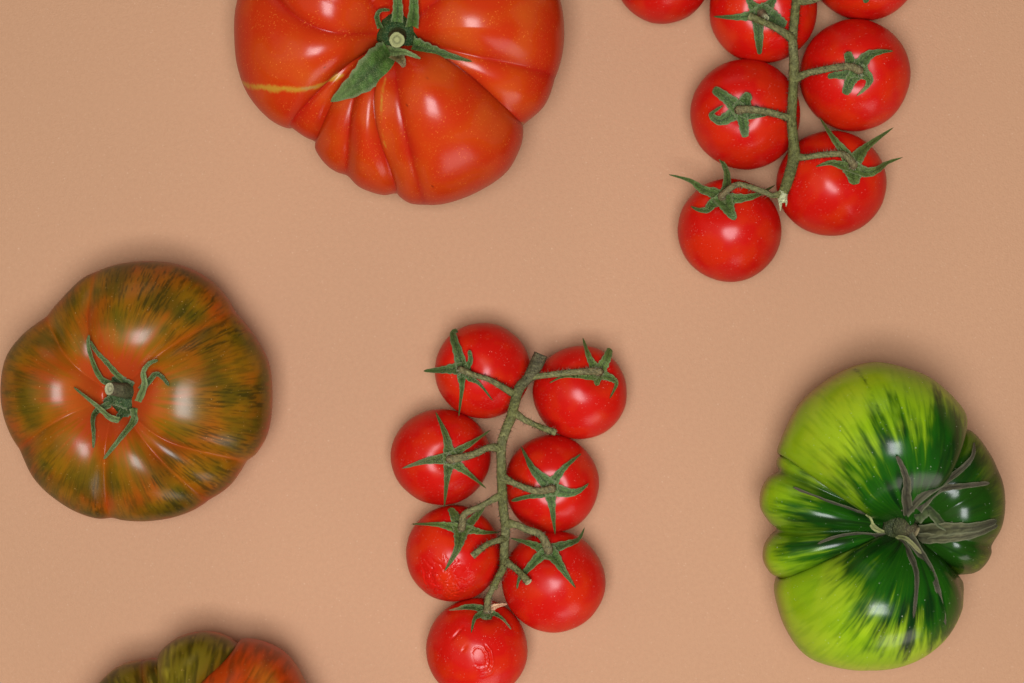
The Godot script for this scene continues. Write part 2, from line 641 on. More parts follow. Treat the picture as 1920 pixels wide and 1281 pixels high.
# a bumpy low dome: the middle of a calyx
func dome(parent: Node, called: String, at: Vector3, up: Vector3, r: float, h: float, tone: Color, stretch := Vector2.ONE, turn := 0.0) -> MeshInstance3D:
	var root := origin_of(parent)
	var s := up.cross(Vector3(0.3, 0.1, 1.0)).normalized().rotated(up, turn)
	var f := s.cross(up)
	var rows := 12
	var cols := 26
	var pos := PackedVector3Array()
	var col := PackedColorArray()
	var wob := rng.randf() * 40.0
	for j in rows:
		var t := float(j) / (rows - 1)
		for i in cols:
			var a := TAU * i / cols
			var lump := 1.0 + 0.22 * cloth_noise.get_noise_3d(cos(a) * 1.3 + wob, sin(a) * 1.3, t * 1.2)
			var rr := r * sin(t * PI * 0.5) * lump
			pos.append(at + s * (cos(a) * rr * stretch.x) + f * (sin(a) * rr * stretch.y) + up * (h * cos(t * PI * 0.62) * lump) - root)
			var g := fine.get_noise_3d(cos(a) * 2.2 + wob, sin(a) * 2.2, t * 4.0)
			var c := tone.lerp(tone * 1.8, clampf(0.3 + g, 0.0, 1.0))
			c.a = 1.0
			col.append(c)
	return put(called, sheet(rows, cols, pos, col, true, at - up * r - root), mat.leaf, parent)


# ------------------------------------------------------------------ the four ribbed tomatoes

func calyx_on(b: Dictionary, parent: Node, ox: float, oy: float, k: float, list: Array, lift: float, skin_of := "leaf"):
	for s in list:
		var pts := PackedVector3Array()
		var xy: Array = s[2]
		var count := xy.size() / 2
		for i in count:
			var rise: float = s[5][i] * 0.001 if s.size() > 5 and s[5].size() > i else lift
			pts.append(body_point(b, ox + xy[i * 2] / k, oy + xy[i * 2 + 1] / k, rise))
		sepal(parent, pts, s[0] / k * STEP, s[1] / k * STEP, b.o, s[3], s[4], s[6] if s.size() > 6 else 0.0, "sepal", skin_of)


func red_beefsteak():
	var stem := Vector2(745, 75)
	var b := ribbed(stem, 27, [
		0, 313, 14, 307, 24, 303, 34.5, 289, 42, 307, 50, 321, 60, 322, 75, 319, 84, 309, 90, 291, 95, 293, 100, 290, 105, 285, 110, 274, 114, 274, 118, 271, 124, 260, 128, 249, 134, 254, 141, 263, 150, 284, 160, 298, 170, 303, 180, 304, 190, 307,
		200, 306, 205, 300, 220, 304, 240, 305, 252, 296, 265, 306, 285, 300, 300, 306, 318, 298, 330, 308, 345, 314,
	], [0, 34, 20, 30, 34, 32, 60, 36, 90, 33, 110, 32, 128, 27, 140, 29, 165, 33, 200, 34, 270, 34], Vector2(0.46, 0.36), [
		[19, 14, 4.6, 4.0], [28, 34.5, 7.0, 5.0, 1.4], [84, 80, 2.0, 2.4], [108, 90, 5.0, 4.0, -1.2], [123, 110, 4.6, 3.6], [141, 128, 6.5, 3.8, -1.6], [146, 141, 6.5, 3.6, 1.4], [176, 206, 4.5, 6.0], [232, 232, 3.5, 5.0], [262, 252, 5.0, 6.0], [285, 288, 4.0, 5.0], [328, 322, 4.5, 6.0],
	])
	var t := thing("beefsteak_tomato", Vector3(b.o.x, 0, b.o.z), "large glossy red ribbed tomato with yellow scar line, cut by the top edge", "tomato", "big ribbed tomatoes")
	var yellow := Color(0.48, 0.25, 0.026)
	var cork := Color(0.40, 0.22, 0.07)
	marks = []
	var scar := [[455, 155], [490, 161], [530, 160], [575, 156], [610, 149], [640, 141]]
	for i in scar.size() - 1:
		marks.append([body_point(b, scar[i][0], scar[i][1], 0), body_point(b, scar[i + 1][0], scar[i + 1][1], 0), 0.0012, yellow, 0.9])
	marks.append([body_point(b, 560, 157, 0), body_point(b, 590, 155, 0), 0.0007, cork, 0.8])
	var line := [[730, 150], [724, 190], [724, 230], [731, 275]]
	for i in line.size() - 1:
		marks.append([body_point(b, line[i][0], line[i][1], 0), body_point(b, line[i + 1][0], line[i + 1][1], 0), 0.0006, yellow, 0.6])
	var crack := [[930, 192], [955, 215], [978, 231], [984, 233]]
	for i in crack.size() - 1:
		marks.append([body_point(b, crack[i][0], crack[i][1], 0), body_point(b, crack[i + 1][0], crack[i + 1][1], 0), 0.0002 + 0.0003 * i, cork * 0.7, 0.35 + 0.2 * i])
	for s in [[585, 118], [604, 118], [579, 179], [797, 147], [765, 198], [775, 214], [812, 350]]:
		var p := body_point(b, s[0], s[1], 0)
		marks.append([p, p + Vector3(0.0002, 0, 0), 0.0005, Color(0.10, 0.012, 0.006), 0.8])
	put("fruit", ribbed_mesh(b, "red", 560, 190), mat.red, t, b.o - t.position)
	marks = []
	var dk := Color(0.012, 0.040, 0.010)
	var g := Color(0.038, 0.080, 0.014)
	var pale := Color(0.12, 0.18, 0.06)
	var hub := body_point(b, 746, 62, 0.001)
	dome(t, "calyx", hub, Vector3.UP, 39 * STEP, 0.0035, dk)
	calyx_on(b, t, 600, 0, 6.1, [
		[390, 20, [800, 600, 640, 760, 420, 960, 120, 1165], g, pale, [5, 7.5, 7, 5], 0.75],
		[210, 16, [1060, 520, 1250, 575, 1450, 630, 1740, 705], g * 0.8, g, [4, 4.5, 3, 1.2]],
		[140, 60, [880, 250, 890, 100, 880, -60, 870, -190], g, pale, [6, 9, 9, 6]],
		[150, 60, [1050, 300, 1070, 150, 1075, -30, 1082, -160], g, pale, [6, 9, 9, 6]],
		[150, 40, [860, 600, 740, 565, 640, 505], pale * 0.8, pale, [6, 8, 8]],
		[110, 20, [840, 590, 980, 600, 1150, 670], pale * 0.8, pale, [7, 8, 6]],
		[170, 30, [860, 610, 930, 690, 960, 770], Color(0.10, 0.075, 0.028), Color(0.16, 0.10, 0.05), [5, 4.5, 1.5]],
		[70, 30, [690, 320, 650, 200, 690, 120, 800, 115], g * 0.7, g, [4, 5, 6, 6]],
	], 0.003)
	var base := body_point(b, 746, 62, 0.0)
	tube(t, "stem", PackedVector3Array([base, place(745, 70, base.y + 0.005), place(744, 75, base.y + 0.0095)]), PackedFloat32Array([0.0034, 0.0025, 0.0023]), PackedColorArray([dk * 1.5, Color(0.055, 0.07, 0.03)]), mat.stem, Color(0.36, 0.37, 0.16))


func striped_tomato():
	var stem := Vector2(229, 741)
	var b := ribbed(stem, 22, [
		0, 281, 15, 282, 24, 275, 28, 267, 33, 265, 40, 264, 50, 258, 54, 256, 63.5, 251, 75, 243, 90, 235, 94, 233, 100, 236, 110, 234, 120, 230, 135, 225, 149, 217, 160, 219, 172, 222, 184, 224, 199, 225, 212, 216, 222, 208, 227, 206, 233, 209,
		242, 217, 254, 234, 266, 244, 281, 256, 294, 267, 307, 272, 318, 269, 324, 266, 330, 268, 337, 273, 347, 281,
	], [0, 28, 90, 27, 180, 27, 270, 28], Vector2(0.42, 0.40), [
		[43, 28, 5.0, 3.6], [54, 50, 4.4, 3.4], [97, 94.5, 5.0, 4.2], [157, 152, 4.0, 5.0], [219, 227, 5.2, 4.8], [247, 259, 3.8, 6.0], [318, 323, 5.8, 4.8],
	])
	var t := thing("striped_tomato", Vector3(b.o.x, 0, b.o.z), "ribbed orange and olive tomato with dark streaks, whole, beside the left edge", "tomato", "big ribbed tomatoes")
	put("fruit", ribbed_mesh(b, "striped", 600, 190), mat.striped, t, b.o - t.position)
	var dk := Color(0.020, 0.042, 0.012)
	var g := Color(0.044, 0.074, 0.018)
	var lt := Color(0.088, 0.130, 0.040)
	var hub := body_point(b, 232, 742, 0.0006)
	dome(t, "calyx", hub, Vector3.UP, 30 * STEP, 0.0022, dk, Vector2(1.0, 1.15))
	calyx_on(b, t, 110, 600, 4.575, [
		[60, 26, [480, 560, 370, 510, 300, 380, 255, 230, 257, 130], g, lt, [2, 3, 5, 6, 5]],
		[60, 24, [560, 520, 500, 470, 410, 365, 320, 270, 268, 180], g, g, [2, 2, 2, 2, 4]],
		[62, 26, [680, 700, 735, 560, 725, 450, 775, 375, 850, 345], lt * 0.9, g, [2, 5, 6, 5, 4]],
		[60, 26, [700, 600, 775, 525, 830, 465, 885, 490, 945, 565], g * 0.7, g, [2, 3, 4, 3, 2]],
		[66, 16, [520, 860, 440, 835, 360, 765, 250, 675, 130, 580], lt * 0.9, g, [2, 4, 6, 6, 5]],
		[64, 24, [440, 720, 330, 780, 293, 860, 300, 980, 295, 1100], g * 0.7, lt, [2, 3, 4, 3, 2]],
		[88, 24, [650, 760, 645, 860, 540, 1000, 385, 1195], g, lt, [2, 3, 3, 2.5]],
		[150, 60, [600, 700, 480, 680, 390, 720], dk, dk, [1.5, 2, 2]],
		[150, 70, [620, 600, 520, 540, 450, 520], dk, dk, [1.5, 2, 2]],
		[150, 60, [600, 720, 560, 800, 500, 850], dk, dk, [1.5, 2, 2]],
	], 0.003)
	tube(t, "stem", PackedVector3Array([place(242, 734, hub.y), place(224, 731, hub.y + 0.005), place(204.5, 729, hub.y + 0.0085)]), PackedFloat32Array([0.0028, 0.0021, 0.0019]), PackedColorArray([dk, Color(0.10, 0.085, 0.05)]), mat.stem, Color(0.42, 0.42, 0.24))


func green_tomato():
	var stem := Vector2(1692, 986)
	var b := ribbed(stem, 27, [
		0, 182, 11.8, 170, 17, 172, 26, 168, 33, 160, 43, 140, 48, 156, 58, 190, 73, 226, 89, 256, 105, 277, 115, 291, 127, 303, 139, 291, 149, 272, 156, 254, 160, 266, 166, 270, 172, 262, 176, 248, 178, 238, 181, 250, 187, 268, 194, 273, 200, 268, 204, 257,
		206, 266, 209, 270, 212, 264, 215, 275, 220, 282, 230, 299, 240, 306, 250, 312, 260, 312, 270, 298, 279, 284, 287, 264, 294, 244, 300, 216, 305, 221, 317, 213, 335, 203, 348, 192,
	], [0, 28, 30, 26, 43, 26, 62, 34, 100, 39, 130, 37, 155, 27, 170, 25, 190, 25, 207, 25, 222, 36, 250, 43, 280, 42, 294, 40, 303, 30, 330, 29], Vector2(0.62, 0.40), [
		[10, 11.8, 2.6, 4.0], [46, 43, 5.0, 4.5, 2.0], [54, 53, 1.8, 2.5], [160, 156, 10.0, 5.5, -3.0], [180, 178, 6.0, 3.2], [202, 204, 4.0, 3.0], [206, 212, 11.0, 6.0, 3.6], [297, 300, 6.0, 4.6, -2.4], [328, 328, 2.2, 4.0],
	])
	var t := thing("green_tomato", Vector3(b.o.x, 0, b.o.z), "lime and dark green deeply lobed tomato with dried grey calyx", "tomato", "big ribbed tomatoes")
	var vein := [[1603, 692], [1622, 715], [1645, 760], [1662, 800], [1690, 850]]
	for i in vein.size() - 1:
		marks.append([body_point(b, vein[i][0], vein[i][1], 0), body_point(b, vein[i + 1][0], vein[i + 1][1], 0), 0.0008, Color(0.012, 0.060, 0.006), 0.7])
	put("fruit", ribbed_mesh(b, "green", 640, 190), mat.green, t, b.o - t.position)
	marks = []
	var dry := Color(0.040, 0.038, 0.022)
	var dry2 := Color(0.085, 0.070, 0.044)
	var ol := Color(0.030, 0.040, 0.014)
	var hub := body_point(b, 1690, 978, 0.0008)
	dome(t, "calyx", hub, Vector3.UP, 24 * STEP, 0.0022, ol * 0.7, Vector2(1.5, 1.0), 0.3)
	calyx_on(b, t, 1460, 810, 3.284, [
		[72, 22, [800, 500, 785, 400, 790, 310, 760, 215, 728, 150], dry, dry2, [2, 2, 2, 2.5, 3]],
		[52, 14, [660, 500, 560, 468, 450, 400, 370, 360, 310, 318], dry, dry2, [1.5, 1.2, 1.2, 1.5, 3]],
		[40, 14, [620, 530, 500, 500, 330, 440, 200, 390, 90, 340], dry, dry2, [1.5, 1, 1, 1, 1.2]],
		[42, 12, [700, 640, 600, 640, 480, 630, 340, 650, 240, 690], dry, dry2, [1.5, 1, 1, 1, 1]],
		[36, 24, [550, 505, 590, 590, 700, 640, 790, 660, 880, 750], Color(0.19, 0.20, 0.075), Color(0.17, 0.16, 0.07), [3, 3.5, 4, 4, 3]],
		[50, 16, [740, 660, 800, 740, 845, 850, 850, 960, 832, 1145], dry, dry2, [1.5, 1.2, 1, 1, 2]],
		[64, 18, [800, 640, 880, 760, 945, 870, 985, 990, 1030, 1190], dry, dry2, [2, 2, 1.2, 1, 1]],
		[105, 40, [850, 620, 950, 605, 1080, 595, 1210, 588, 1345, 548], Color(0.060, 0.060, 0.028), dry, [3, 3.5, 3, 2, 1.5]],
		[75, 26, [860, 650, 960, 655, 1100, 650, 1230, 625, 1350, 575], Color(0.070, 0.068, 0.034), dry, [3.5, 4, 3, 2, 1.5]],
		[60, 18, [780, 500, 880, 400, 1000, 320, 1120, 235, 1195, 150, 1205, 65], dry * 1.2, dry2, [2, 2, 2, 2, 2, 2]],
		[56, 22, [860, 480, 980, 360, 1130, 335, 1300, 315], dry * 1.2, dry2, [2, 2, 2, 2.5]],
		[110, 60, [840, 520, 930, 470, 1010, 560, 1080, 590], ol * 1.4, dry, [2, 2, 1.5, 1.5]],
	], 0.002, "dry")
	tube(t, "stem", PackedVector3Array([place(1688, 984, hub.y), place(1705, 992, hub.y + 0.0022), place(1719, 999, hub.y + 0.0034)]), PackedFloat32Array([0.0036, 0.0027, 0.0018]), PackedColorArray([ol, Color(0.075, 0.055, 0.03)]), mat.stem, Color(0.42, 0.34, 0.18))


func half_seen_tomato():
	var stem := Vector2(370, 1440)
	var b := ribbed(stem, 23, [
		0, 250, 40, 255, 90, 245, 140, 250, 180, 250, 205, 248, 220, 244, 230, 242, 241, 229, 246, 226, 250, 220, 254, 228, 263, 247, 274, 256, 283, 253, 289, 246, 294, 259, 301, 268, 309, 270, 322, 258, 340, 252,
	], [0, 28, 180, 27, 250, 27, 274, 31, 300, 31], Vector2(0.42, 0.40), [
		[30, 30, 3.0, 4.0], [85, 85, 3.0, 4.0], [140, 140, 3.0, 4.0], [190, 190, 3.0, 4.0], [236, 243, 4.0, 3.0, -1.2], [245, 252, 5.0, 3.6, 2.0], [266, 289, 6.0, 5.0, 2.8], [335, 330, 3.5, 5.0],
	])
	var t := thing("striped_tomato", Vector3(b.o.x, 0, b.o.z), "ribbed olive and red tomato cut off by the bottom edge, only its rim showing", "tomato", "big ribbed tomatoes")
	put("fruit", ribbed_mesh(b, "half", 480, 160), mat.striped, t, b.o - t.position)


# ------------------------------------------------------------------ cherry tomatoes

const GREENS := [Color(0.043, 0.078, 0.017), Color(0.052, 0.080, 0.016), Color(0.038, 0.071, 0.017)]

func ball_of(d: Dictionary) -> Dictionary:
	var r: float = (d.rx + d.ry) * 0.5 * STEP
	var h := r / (1.0 + r / EYE)
	var k := (EYE - h) / EYE * STEP
	var o := place(d.x, d.y, h)
	var b := {"o": o, "s": Vector3(d.rx * k, h, d.ry * k), "axis": Vector3.UP}
	b.axis = (ball_point(b, d.hub.x, d.hub.y, 0.0) - o).normalized()
	return b


func skin_share(c: float) -> float:
	var th := acos(clampf(c, -1.0, 1.0))
	return 1.0 - 0.115 * exp(-pow(th / 0.27, 2.0)) + 0.015 * exp(-pow((th - 0.62) / 0.3, 2.0))


func ball_point(b: Dictionary, x: float, y: float, lift: float) -> Vector3:
	var from := Vector3(0, EYE, 0)
	var dir := (place(x, y, 0.0) - from).normalized()
	var s: Vector3 = b.s
	var p: Vector3 = (from - b.o) / s
	var w := dir / s
	var f := 1.0 + lift / s.y
	var aa := w.dot(w)
	var bb: float = p.dot(w)
	var disc: float = bb * bb - aa * (p.dot(p) - f * f)
	return from + dir * ((-bb - sqrt(maxf(disc, 0.0))) / aa)


func crumple(b: Dictionary, d: Vector3, list: Array) -> float:
	var v := 0.0
	for w in list:
		var c: Vector3 = w.at
		var e := d - c
		match w.kind:
			"rings":
				var right := (Vector3(1, 0, 0) - c * c.x).normalized()
				var down := right.cross(c) * -1.0
				if down.z < 0.0: down = -down
				var a := atan2(e.dot(down), e.dot(right))
				var rr := e.length() * (1.0 + 0.18 * cos(a * 2.0 + 0.7)) + 0.040 * cloth_noise.get_noise_2d(cos(a) * 0.8 + 4.0, sin(a) * 0.8) + 0.012 * cloth_noise.get_noise_2d(cos(a) * 3.0, sin(a) * 3.0)
				var m1 := sstep(-2.9, -2.3, a) * (1.0 - sstep(1.5, 2.4, a))
				v -= 0.012 * exp(-pow((rr - 0.155) / 0.016, 2.0)) * (0.15 + 0.85 * m1) * (0.5 + 0.9 * absf(cloth_noise.get_noise_2d(cos(a) * 1.5 + 9.0, sin(a) * 1.5)))
				v += 0.008 * exp(-pow((rr - 0.200) / 0.018, 2.0)) * m1 * sstep(-1.6, -0.6, a)
				v -= 0.026 * exp(-pow((rr - 0.245) / 0.020, 2.0)) * sstep(-1.3, -0.8, a) * (1.0 - sstep(1.0, 1.6, a))
				v += 0.012 * exp(-pow((rr - 0.300) / 0.020, 2.0)) * sstep(-1.2, -0.7, a) * (1.0 - sstep(1.0, 1.8, a))
				v -= 0.010 * exp(-pow((rr - 0.345) / 0.014, 2.0)) * sstep(0.5, 0.9, a) * (1.0 - sstep(1.5, 1.9, a))
			"creases":
				var fade: float = 1.0 - sstep(w.size * 0.45, w.size, e.length())
				if fade > 0.0:
					var n := cloth_noise.get_noise_3d(d.x * 1.6 + 3.0, d.y * 1.6, d.z * 1.6)
					var n2 := streak.get_noise_3d(d.x * 2.3 + n * 1.5, d.y * 2.3, d.z * 2.3 + n)
					v -= fade * (0.028 * pow(1.0 - minf(absf(n2) * 3.2, 1.0), 2.0) + 0.030 * n)
			"fold":
				var along: Vector3 = w.dir
				var t := e.dot(along)
				var side := (e - along * t).length()
				v -= w.deep * exp(-pow(side / 0.03, 2.0)) * exp(-pow(t / w.size, 2.0))
	return v


func cherry(parent: Node, b: Dictionary, seed_: float, wrinkles := [], around := 150, down := 96) -> MeshInstance3D:
	var ripe := 0.93 + 0.10 * (sin(seed_ * 1.7) * 0.5 + 0.5)
	var root := origin_of(parent)
	var ax: Vector3 = b.axis
	var s := ax.cross(Vector3(0.2, 0.3, 1.0)).normalized()
	var f := s.cross(ax)
	var pos := PackedVector3Array()
	var col := PackedColorArray()
	pos.resize(around * (down + 1))
	col.resize(around * (down + 1))
	for j in down + 1:
		var th := PI * j / down
		for i in around:
			var az := TAU * i / around
			var d: Vector3 = ax * cos(th) + (s * cos(az) + f * sin(az)) * sin(th)
			var low := cloth_noise.get_noise_3d(d.x * 0.8 + seed_, d.y * 0.8, d.z * 0.8)
			var r := skin_share(cos(th)) + 0.020 * low
			if wrinkles:
				r += crumple(b, d, wrinkles)
			var at := j * around + i
			pos[at] = d * r * b.s
			pos[at].y = maxf(pos[at].y, 0.0002 - b.o.y)
			var n := blotch.get_noise_3d(d.x * 1.6 + seed_, d.y * 1.6, d.z * 1.6)
			var c := Color(0.58, 0.010, 0.004).lerp(Color(0.62, 0.026, 0.005), sstep(-0.4, 0.6, n))
			c = c.lerp(Color(0.46, 0.010, 0.006), exp(-pow(th / 0.2, 2.0)) * 0.6)
			col[at] = Color(c.r * ripe, c.g * ripe * ripe * ripe, c.b)
	return put("cherry_tomato", sheet(down + 1, around, pos, col, true, Vector3.ZERO), mat.cherry, parent, b.o - root)


# d: x y rx ry hub (plan grid); ox oy k: the corner and magnification at which its sepals were noted
func cherry_with_calyx(parent: Node, d: Dictionary, wrinkles := []) -> Dictionary:
	var b := ball_of(d)
	for w in wrinkles:
		w.at = ((ball_point(b, w.x, w.y, 0.0) - b.o) / b.s).normalized()
		if w.has("x2"):
			w.dir = (((ball_point(b, w.x2, w.y2, 0.0) - b.o) / b.s).normalized() - w.at).normalized()
	var fruit := cherry(parent, b, d.x * 0.37, wrinkles, 340 if wrinkles else 150, 220 if wrinkles else 96)
	if d.has("label"): fruit.set_meta("label", d.label)
	if not d.has("sep"): return b
	var hub := ball_point(b, d.hub.x, d.hub.y, 0.0)
	var up: Vector3 = b.axis
	hub = b.o + (hub - b.o) * 0.905
	b.hub = hub + up * 0.0010
	var tone: Color = GREENS[int(d.x) % 3]
	dome(fruit, "calyx", hub + up * 0.0001, up, 14.5 * STEP, 0.0016, tone.lerp(Color(0.06, 0.05, 0.02), 0.45))
	for s in d.sep:
		var xy: Array = s[2]
		var pts := PackedVector3Array([hub + up * 0.0009])
		var n := xy.size() / 2
		for i in n:
			var x: float = d.ox + xy[i * 2] / d.k
			var y: float = d.oy + xy[i * 2 + 1] / d.k
			var lift := lerpf(0.0008, s[3] * 0.001 if s.size() > 3 else 0.0010, float(i) / (n - 1))
			var p := ball_point(b, x, y, 0.0)
			var c: float = ((p - b.o) / b.s).normalized().dot(up)
			p = ball_point(b, x, y, lift + (skin_share(c) - 1.0) * b.s.y)
			# a sepal is stiff: where the fruit falls away below it, it stands off
			var least: float = hub.y + up.y * 0.001 - 0.55 * Vector2(p.x - hub.x, p.z - hub.z).length()
			if p.y < least:
				p = place(x, y, least)
			pts.append(p)
		var tip := tone * 1.3
		if s.size() > 4: tip = s[4]
		var base := tone * rng.randf_range(0.8, 1.25)
		if s.size() > 5: base = s[5]
		sepal(fruit, pts, s[0] / d.k * STEP * 1.2, s[1] / d.k * STEP, b.o, base, tip)
	return b


const STEM_GREEN := Color(0.112, 0.116, 0.034)
const STEM_GREY := Color(0.150, 0.146, 0.058)
const KNUCKLE := Color(0.170, 0.105, 0.060)
const CUT := Color(0.40, 0.40, 0.22)

func stalk(parent: Node, d: Dictionary, b: Dictionary, from: Vector3, runs: Array):
	var xy: Array = d.stalk
	var n := xy.size() / 2
	var pts := PackedVector3Array([from])
	var r: float = d.sw / d.k * 0.46 * STEP
	var end: Vector3 = b.hub + b.axis * 0.0008
	for i in range(0, n - 1):
		var t := float(i + 1) / n
		var x: float = d.ox + xy[i * 2] / d.k
		var y: float = d.oy + xy[i * 2 + 1] / d.k
		var h := lerpf(from.y, end.y + 0.0012, t) + 0.0012 * sin(t * PI)
		var p := place(x, y, h)
		var floor_y: float = ball_point(b, x, y, r + 0.0005).y
		if p.y < floor_y: p = place(x, y, floor_y)
		pts.append(p)
	pts.append(end + b.axis * 0.0009)
	pts.append(end - b.axis * 0.0006)
	var rad := PackedFloat32Array()
	for i in pts.size():
		rad.append(r * (1.5 if i == 0 else 1.0))
	rad[pts.size() - 3] = r * 1.06
	rad[pts.size() - 2] = r * 1.22
	rad[pts.size() - 1] = r * 1.15
	tube(parent, "fruit_stalk", pts, rad, PackedColorArray([STEM_GREEN, STEM_GREY, STEM_GREY, STEM_GREY.lerp(KNUCKLE, 0.4), KNUCKLE]), mat.stem)
	runs.append([smooth_path(pts, pts.size() * 3), r])


func stub(parent: Node, pts: PackedVector3Array, r: float, runs: Array, cut := CUT):
	tube(parent, "cut_stalk", pts, PackedFloat32Array([r * 1.45, r, r * 0.95, r * 1.12]), PackedColorArray([STEM_GREEN, STEM_GREY, STEM_GREEN, STEM_GREY]), mat.stem, cut)
	runs.append([smooth_path(pts, 9), r])


func lower_truss():
	var t := thing("tomato_truss", place(945, 930, 0.0), "lower truss of seven red cherry tomatoes on a hairy green vine, whole", "tomato truss", "trusses of cherry tomatoes")
	var runs := []
	var all := [
		{"x": 905.0, "y": 695.0, "rx": 90.0, "ry": 90.0, "ox": 780.0, "oy": 595.0, "k": 6.405, "hub": Vector2(867, 693), "sw": 68.0, "joint": Vector2(967, 740),
			"stalk": [900, 760, 690, 692, 570, 640],
			"sep": [[140, 50, [540, 540, 500, 400, 455, 260, 448, 170, 495, 172], 1.5], [80, 45, [620, 590, 655, 520, 640, 395], 2.0], [165, 26, [470, 620, 300, 635, 92, 645], 1.5], [140, 8, [550, 720, 550, 860, 512, 1195], 1.0], [90, 8, [640, 730, 760, 800, 920, 1000], 0.8]]},
		{"x": 1087.4, "y": 736.5, "rx": 88.6, "ry": 88.0, "ox": 980.0, "oy": 620.0, "k": 6.405, "hub": Vector2(1120, 700), "sw": 76.0, "joint": Vector2(994, 706),
			"stalk": [200, 545, 400, 522, 640, 498, 860, 505],
			"sep": [[150, 14, [850, 430, 790, 300, 722, 85], 2.0], [150, 75, [950, 440, 1010, 330, 1052, 215], 2.5], [130, 10, [980, 540, 1090, 590, 1125, 650, 1050, 812], 1.8], [105, 60, [905, 560, 885, 655], 1.0, Color(0.13, 0.17, 0.04)], [75, 8, [840, 565, 640, 548, 470, 560, 322, 630], 0.8]]},
		{"x": 826.3, "y": 856.5, "rx": 94.0, "ry": 90.0, "ox": 730.0, "oy": 760.0, "k": 6.405, "hub": Vector2(844.5, 861), "sw": 88.0, "joint": Vector2(937, 838),
			"stalk": [1190, 510, 1060, 570, 930, 612, 750, 640],
			"sep": [[185, 10, [715, 560, 680, 370, 555, 78], 1.2], [120, 10, [830, 545, 1000, 445, 1215, 297], 2.0], [165, 10, [640, 645, 420, 675, 150, 760], 1.0, Color(0.17, 0.18, 0.09)], [155, 8, [710, 740, 690, 900, 660, 1225], 1.0], [140, 8, [830, 730, 960, 830, 1165, 1000], 1.2]]},
		{"x": 1034.8, "y": 907.7, "rx": 88.2, "ry": 92.0, "ox": 920.0, "oy": 800.0, "k": 6.405, "hub": Vector2(1034, 916), "sw": 82.0, "joint": Vector2(943, 897),
			"stalk": [260, 670, 400, 730, 560, 775, 710, 752],
			"sep": [[195, 10, [645, 650, 500, 500, 365, 240], 1.4], [145, 12, [770, 640, 900, 480, 1088, 325], 1.6], [170, 6, [820, 770, 960, 795, 1080, 762, 1182, 680], 2.0], [175, 8, [720, 830, 742, 1000, 775, 1300], 1.0], [64, 42, [640, 820, 450, 842, 250, 893], 1.2]]},
		{"x": 850.0, "y": 1038.0, "rx": 89.5, "ry": 90.0, "ox": 750.0, "oy": 920.0, "k": 6.405, "hub": Vector2(865, 991), "sw": 80.0, "joint": Vector2(940, 932), "label": "cherry tomato with wrinkled skin on its lower side",
			"stalk": [1080, 125, 960, 195, 775, 285, 742, 420],
			"sep": [[160, 80, [690, 400, 655, 300, 600, 210], 1.0], [130, 40, [830, 400, 930, 290, 1010, 190], 1.0], [145, 8, [610, 440, 450, 408, 140, 400], 1.5], [130, 10, [860, 475, 1000, 502, 1195, 500], 1.5], [195, 10, [720, 560, 680, 720, 535, 970], 1.2]]},
		{"x": 1037.9, "y": 1090.8, "rx": 97.0, "ry": 95.0, "ox": 920.0, "oy": 970.0, "k": 6.405, "hub": Vector2(1028, 1033), "sw": 92.0, "joint": Vector2(948, 982),
			"stalk": [300, 90, 430, 145, 600, 215, 660, 330],
			"sep": [[150, 16, [590, 370, 450, 310, 240, 250], 1.0], [140, 8, [790, 365, 950, 312, 1060, 260, 1130, 122], 2.0], [140, 10, [590, 480, 460, 610, 345, 740, 315, 860], 1.0], [185, 8, [770, 490, 880, 650, 1020, 850], 1.0]]},
		{"x": 893.8, "y": 1218.4, "rx": 95.0, "ry": 95.0, "ox": 790.0, "oy": 1081.0, "k": 6.405, "hub": Vector2(912, 1147), "sw": 76.0, "joint": Vector2(926, 1100), "label": "cherry tomato with a crumpled ring in its skin",
			"stalk": [850, 160, 800, 270, 772, 390],
			"sep": [[110, 10, [680, 385, 540, 372, 440, 388, 330, 405], 1.0, Color(0.34, 0.19, 0.10)], [95, 10, [690, 470, 635, 520, 600, 675], 1.0], [80, 10, [880, 455, 980, 515, 1080, 632], 1.0, Color(0.30, 0.20, 0.09)], [90, 20, [860, 375, 930, 350, 1030, 332], 1.5, Color(0.60, 0.36, 0.22), Color(0.50, 0.30, 0.17)], [120, 60, [790, 470, 800, 500], 0.8]]},
	]
	var spine_xy := [1014, 664, 1004, 687, 990, 709, 974, 728, 966, 752, 959, 780, 948, 808, 940, 838, 940, 872, 941, 909, 944, 956, 948, 987, 946, 1017, 945, 1048, 943, 1067, 934, 1083, 925, 1102]
	var spine := PackedVector3Array()
	var spine_r := PackedFloat32Array()
	for i in spine_xy.size() / 2:
		var f := float(i) / (spine_xy.size() / 2 - 1)
		spine.append(place(spine_xy[i * 2], spine_xy[i * 2 + 1], 0.0305 - 0.004 * f * f))
		spine_r.append((12.5 if i < 2 else lerpf(9.8, 7.8, f)) * STEP if i < 14 else 6.6 * STEP)
	var tones := PackedColorArray([Color(0.070, 0.055, 0.030), Color(0.080, 0.075, 0.035), STEM_GREEN, STEM_GREY, STEM_GREEN, STEM_GREY, STEM_GREEN, STEM_GREEN])
	tube(t, "vine_stem", spine, spine_r, tones, mat.stem)
	runs.append([smooth_path(spine, 60), 9.5 * STEP])
